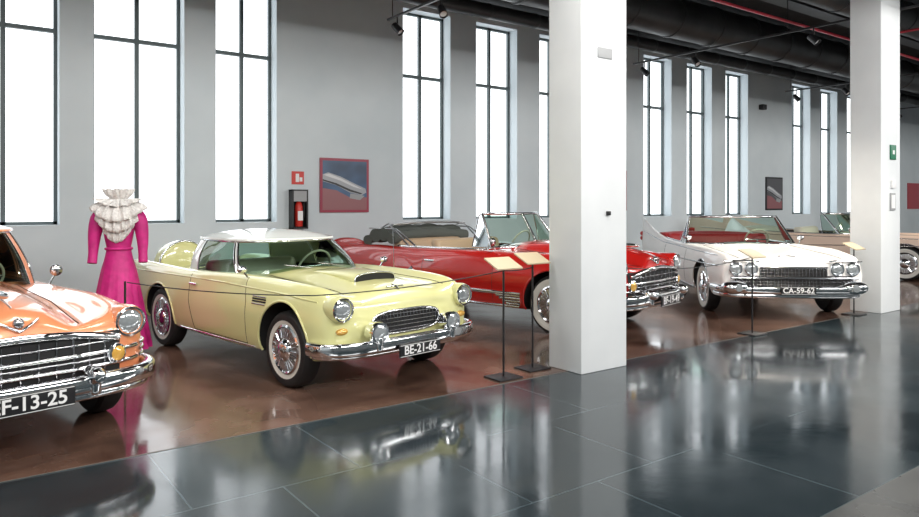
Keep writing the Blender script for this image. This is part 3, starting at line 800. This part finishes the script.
def stand(x, y, top=1.05, card=True):
    e = empty('sign_stand', (x, y, 0))
    boxes('base', [(-.14, .14, -.12, .12, 0, .015)], M['black'], e, bevel=.004)
    tube('pole', [(0, 0, .01), (0, 0, top)], .010, M['black'], e)
    if card:
        V = [(-.15, -.10, top-.02), (.15, -.10, top-.02), (.15, .10, top+.07), (-.15, .10, top+.07)]
        V += [(a, b_+.004, c-.012) for a, b_, c in V]
        mk('card', V, [(0, 1, 2, 3), (7, 6, 5, 4), (0, 4, 5, 1), (1, 5, 6, 2), (2, 6, 7, 3), (3, 7, 4, 0)], M['signcard'], e, smooth=False)
stand(4.16, 4.99, 1.04); stand(4.62, 5.10, 1.06); stand(8.06, 4.86, .98); stand(10.70, 4.85, .98); stand(1.32, 7.0, .90, False)
def rope(pts, sag, nm='barrier_rope'):
    L = []
    for (a, c) in zip(pts[:-1], pts[1:]):
        for k in range(16):
            t = k/16; p = Vector(a).lerp(Vector(c), t); p.z -= sag*4*t*(1-t); L.append(p)
    L.append(Vector(pts[-1])); tube(nm, L, .005, M['black'], None, n=6)
rope([(1.335, 6.985, .89), (2.30, 5.02, .90), (4.145, 4.99, .99)], .03)
rope([(4.175, 4.99, .99), (4.605, 5.10, .99)], .01)
rope([(5.50, 4.95, .97), (8.045, 4.86, .95)], .08)

# ---------------------------------------------------------------- dress on mannequin
D = empty('dress_mannequin', (1.50, 8.28, 0), math.radians(-20))
lev = [(.05, .31, .28), (.10, .305, .275), (.35, .27, .25), (.65, .22, .20), (.90, .175, .15), (1.05, .135, .115), (1.14, .122, .105), (1.24, .14, .115), (1.38, .16, .125), (1.48, .17, .105), (1.55, .14, .085), (1.60, .07, .07), (1.66, .055, .055)]
rows = mono([(z, a, c) for z, a, c in lev], 4)
V, F = [], []; n = 96
for (z, a, c) in rows:
    am = max(0, (1.0-z))*.07
    for k in range(n):
        t = 2*math.pi*k/n; f = 1+am*math.sin(13*t+1.5*math.sin(z*3))+am*.4*math.sin(29*t)
        V.append((a*f*math.cos(t), c*f*math.sin(t), z))
for i in range(len(rows)-1):
    for k in range(n): F.append((i*n+k, i*n+(k+1) % n, (i+1)*n+(k+1) % n, (i+1)*n+k))
F.append(tuple(range((len(rows)-1)*n, len(rows)*n)))
mk('gown', V, F, M['magenta'], D, angle=80)
for s in (1, -1):
    L = mono([(s*.12, 0, 1.50), (s*.19, 0, 1.47), (s*.225, -.01, 1.35), (s*.24, -.02, 1.20), (s*.245, -.04, 1.07), (s*.25, -.06, .98)], 4)
    rr = [r[0] for r in mono([(.05,), (.08,), (.072,), (.058,), (.047,), (.048,)], 4)]
    tube('sleeve_%s' % ('l' if s > 0 else 'r'), [tuple(p) for p in L], rr, M['magenta'], D, n=16)
tube('waist_sash', [(.128*math.cos(a), .111*math.sin(a), 1.13) for a in [2*math.pi*k/40 for k in range(40)]], .015, M['magenta'], D, closed=True)
def ruffle(nm, r0, z0, r1, z1, w, amp, ph, drop=.0):
    V, F = [], []; n = 220; K = 9
    ph2 = ph*2.7+1
    for i in range(K):
        t = i/(K-1)
        for k in range(n):
            a = 2*math.pi*k/n; fr_ = max(0, -math.sin(a)); r = r0+(r1-r0)*math.sin(t*math.pi/2)
            wv = amp*t*(math.sin(w*a+ph)+.5*math.sin(w*1.9*a+ph2))
            V.append(((r+wv)*math.cos(a), (r*.78+wv)*math.sin(a), z0+(z1-z0)*t**1.5-drop*fr_**2*t+wv*.5))
    for i in range(K-1):
        for k in range(n): F.append((i*n+k, i*n+(k+1) % n, (i+1)*n+(k+1) % n, (i+1)*n+k))
    ob = mk(nm, V, F, M['lace'], D, angle=85)
    md = ob.modifiers.new('s', 'SOLIDIFY'); md.thickness = .006
ruffle('ruffle_collar_a', .08, 1.56, .18, 1.42, 21, .014, 0, .22)
ruffle('ruffle_collar_b', .07, 1.61, .235, 1.47, 19, .018, 1, .16)
ruffle('ruffle_collar_c', .06, 1.66, .265, 1.55, 16, .020, 2, .13)
ruffle('ruffle_collar_d', .06, 1.67, .23, 1.66, 14, .022, .5, .08)
ruffle('ruffle_collar_e', .05, 1.66, .14, 1.77, 11, .018, .9)
lathe('stand_base', [(.15, 0), (.15, .01), (.02, .02), (.015, .3), (.015, .06)], (0, 0, 0), (0, 0, 1), M['black'], D)

# ---------------------------------------------------------------- lights
def area(nm, loc, tgt, sx, sy, p, col=(1, 1, 1)):
    l = bpy.data.lights.new(nm, 'AREA'); l.shape = 'RECTANGLE'; l.size = sx; l.size_y = sy; l.energy = p; l.color = col
    o = bpy.data.objects.new(nm, l); COL.objects.link(o); o.location = loc
    o.rotation_euler = (Vector(tgt)-Vector(loc)).to_track_quat('-Z', 'Y').to_euler()
for i, xx in enumerate((-2.5, 4, 11, 18, 25)):
    area('front_fill_%d' % i, (xx, -2.5, 5.0), (xx, 6, .6), 5, 1.0, (310, 340, 420, 440, 440)[i], (1, .98, .95))  # added fill out of view, aimed at the car fronts; no fixture there
for i, (xx, yy) in enumerate(((-2.0, 5.0), (1.5, 5.5), (4.5, 3.2))):
    area('overhead_fill_%d' % i, (xx, yy, 4.7), (xx, yy+.5, 0), 1.2, 1.2, 75, (1, .96, .91))  # overhead fill added above the frame, not a lamp of the room
def spot(loc, tgt, p, sz=60):
    l = bpy.data.lights.new('track_and_fill_spot', 'SPOT'); l.energy = p; l.spot_size = math.radians(sz); l.spot_blend = .6; l.shadow_soft_size = .06; l.color = (1, .91, .78)
    o = bpy.data.objects.new('track_and_fill_spot', l); COL.objects.link(o); o.location = loc
    o.rotation_euler = (Vector(tgt)-Vector(loc)).to_track_quat('-Z', 'Y').to_euler()
spot((5.77, 5.9, 4.3), (3.2, 6.2, .6), 340); spot((5.77, 5.9, 4.3), (6.8, 7.5, .8), 380); spot((11.8, 5.9, 4.3), (9.9, 6.0, .6), 800); spot((17.9, 5.9, 4.3), (17.2, 7, .6), 350)
spot((8.6, 2.6, 4.4), (9.9, 5.9, .7), 450)  # added fill spot, on no rail, to brighten the white convertible
spot((5.77, 9.5, 4.35), (1.5, 8.3, 1.2), 160, 35)
spot((-.2, 3.4, 4.5), (.3, 5.6, .8), 200)  # added fill spot with no track above it, lights the orange sedan

w = bpy.data.worlds.new('World'); scene.world = w; w.use_nodes = True
w.node_tree.nodes['Background'].inputs[0].default_value = (.85, .92, 1, 1); w.node_tree.nodes['Background'].inputs[1].default_value = .6

# ---------------------------------------------------------------- camera
cam = bpy.data.cameras.new('camera'); co = bpy.data.objects.new('camera', cam); COL.objects.link(co)
co.location = (0, 0, 1.6); co.rotation_euler = (math.radians(90), 0, -math.atan2(.591, .807))
cam.sensor_width = 36; cam.lens = 36*700/919; cam.shift_y = -53.5/919; cam.clip_start = .05
scene.camera = co
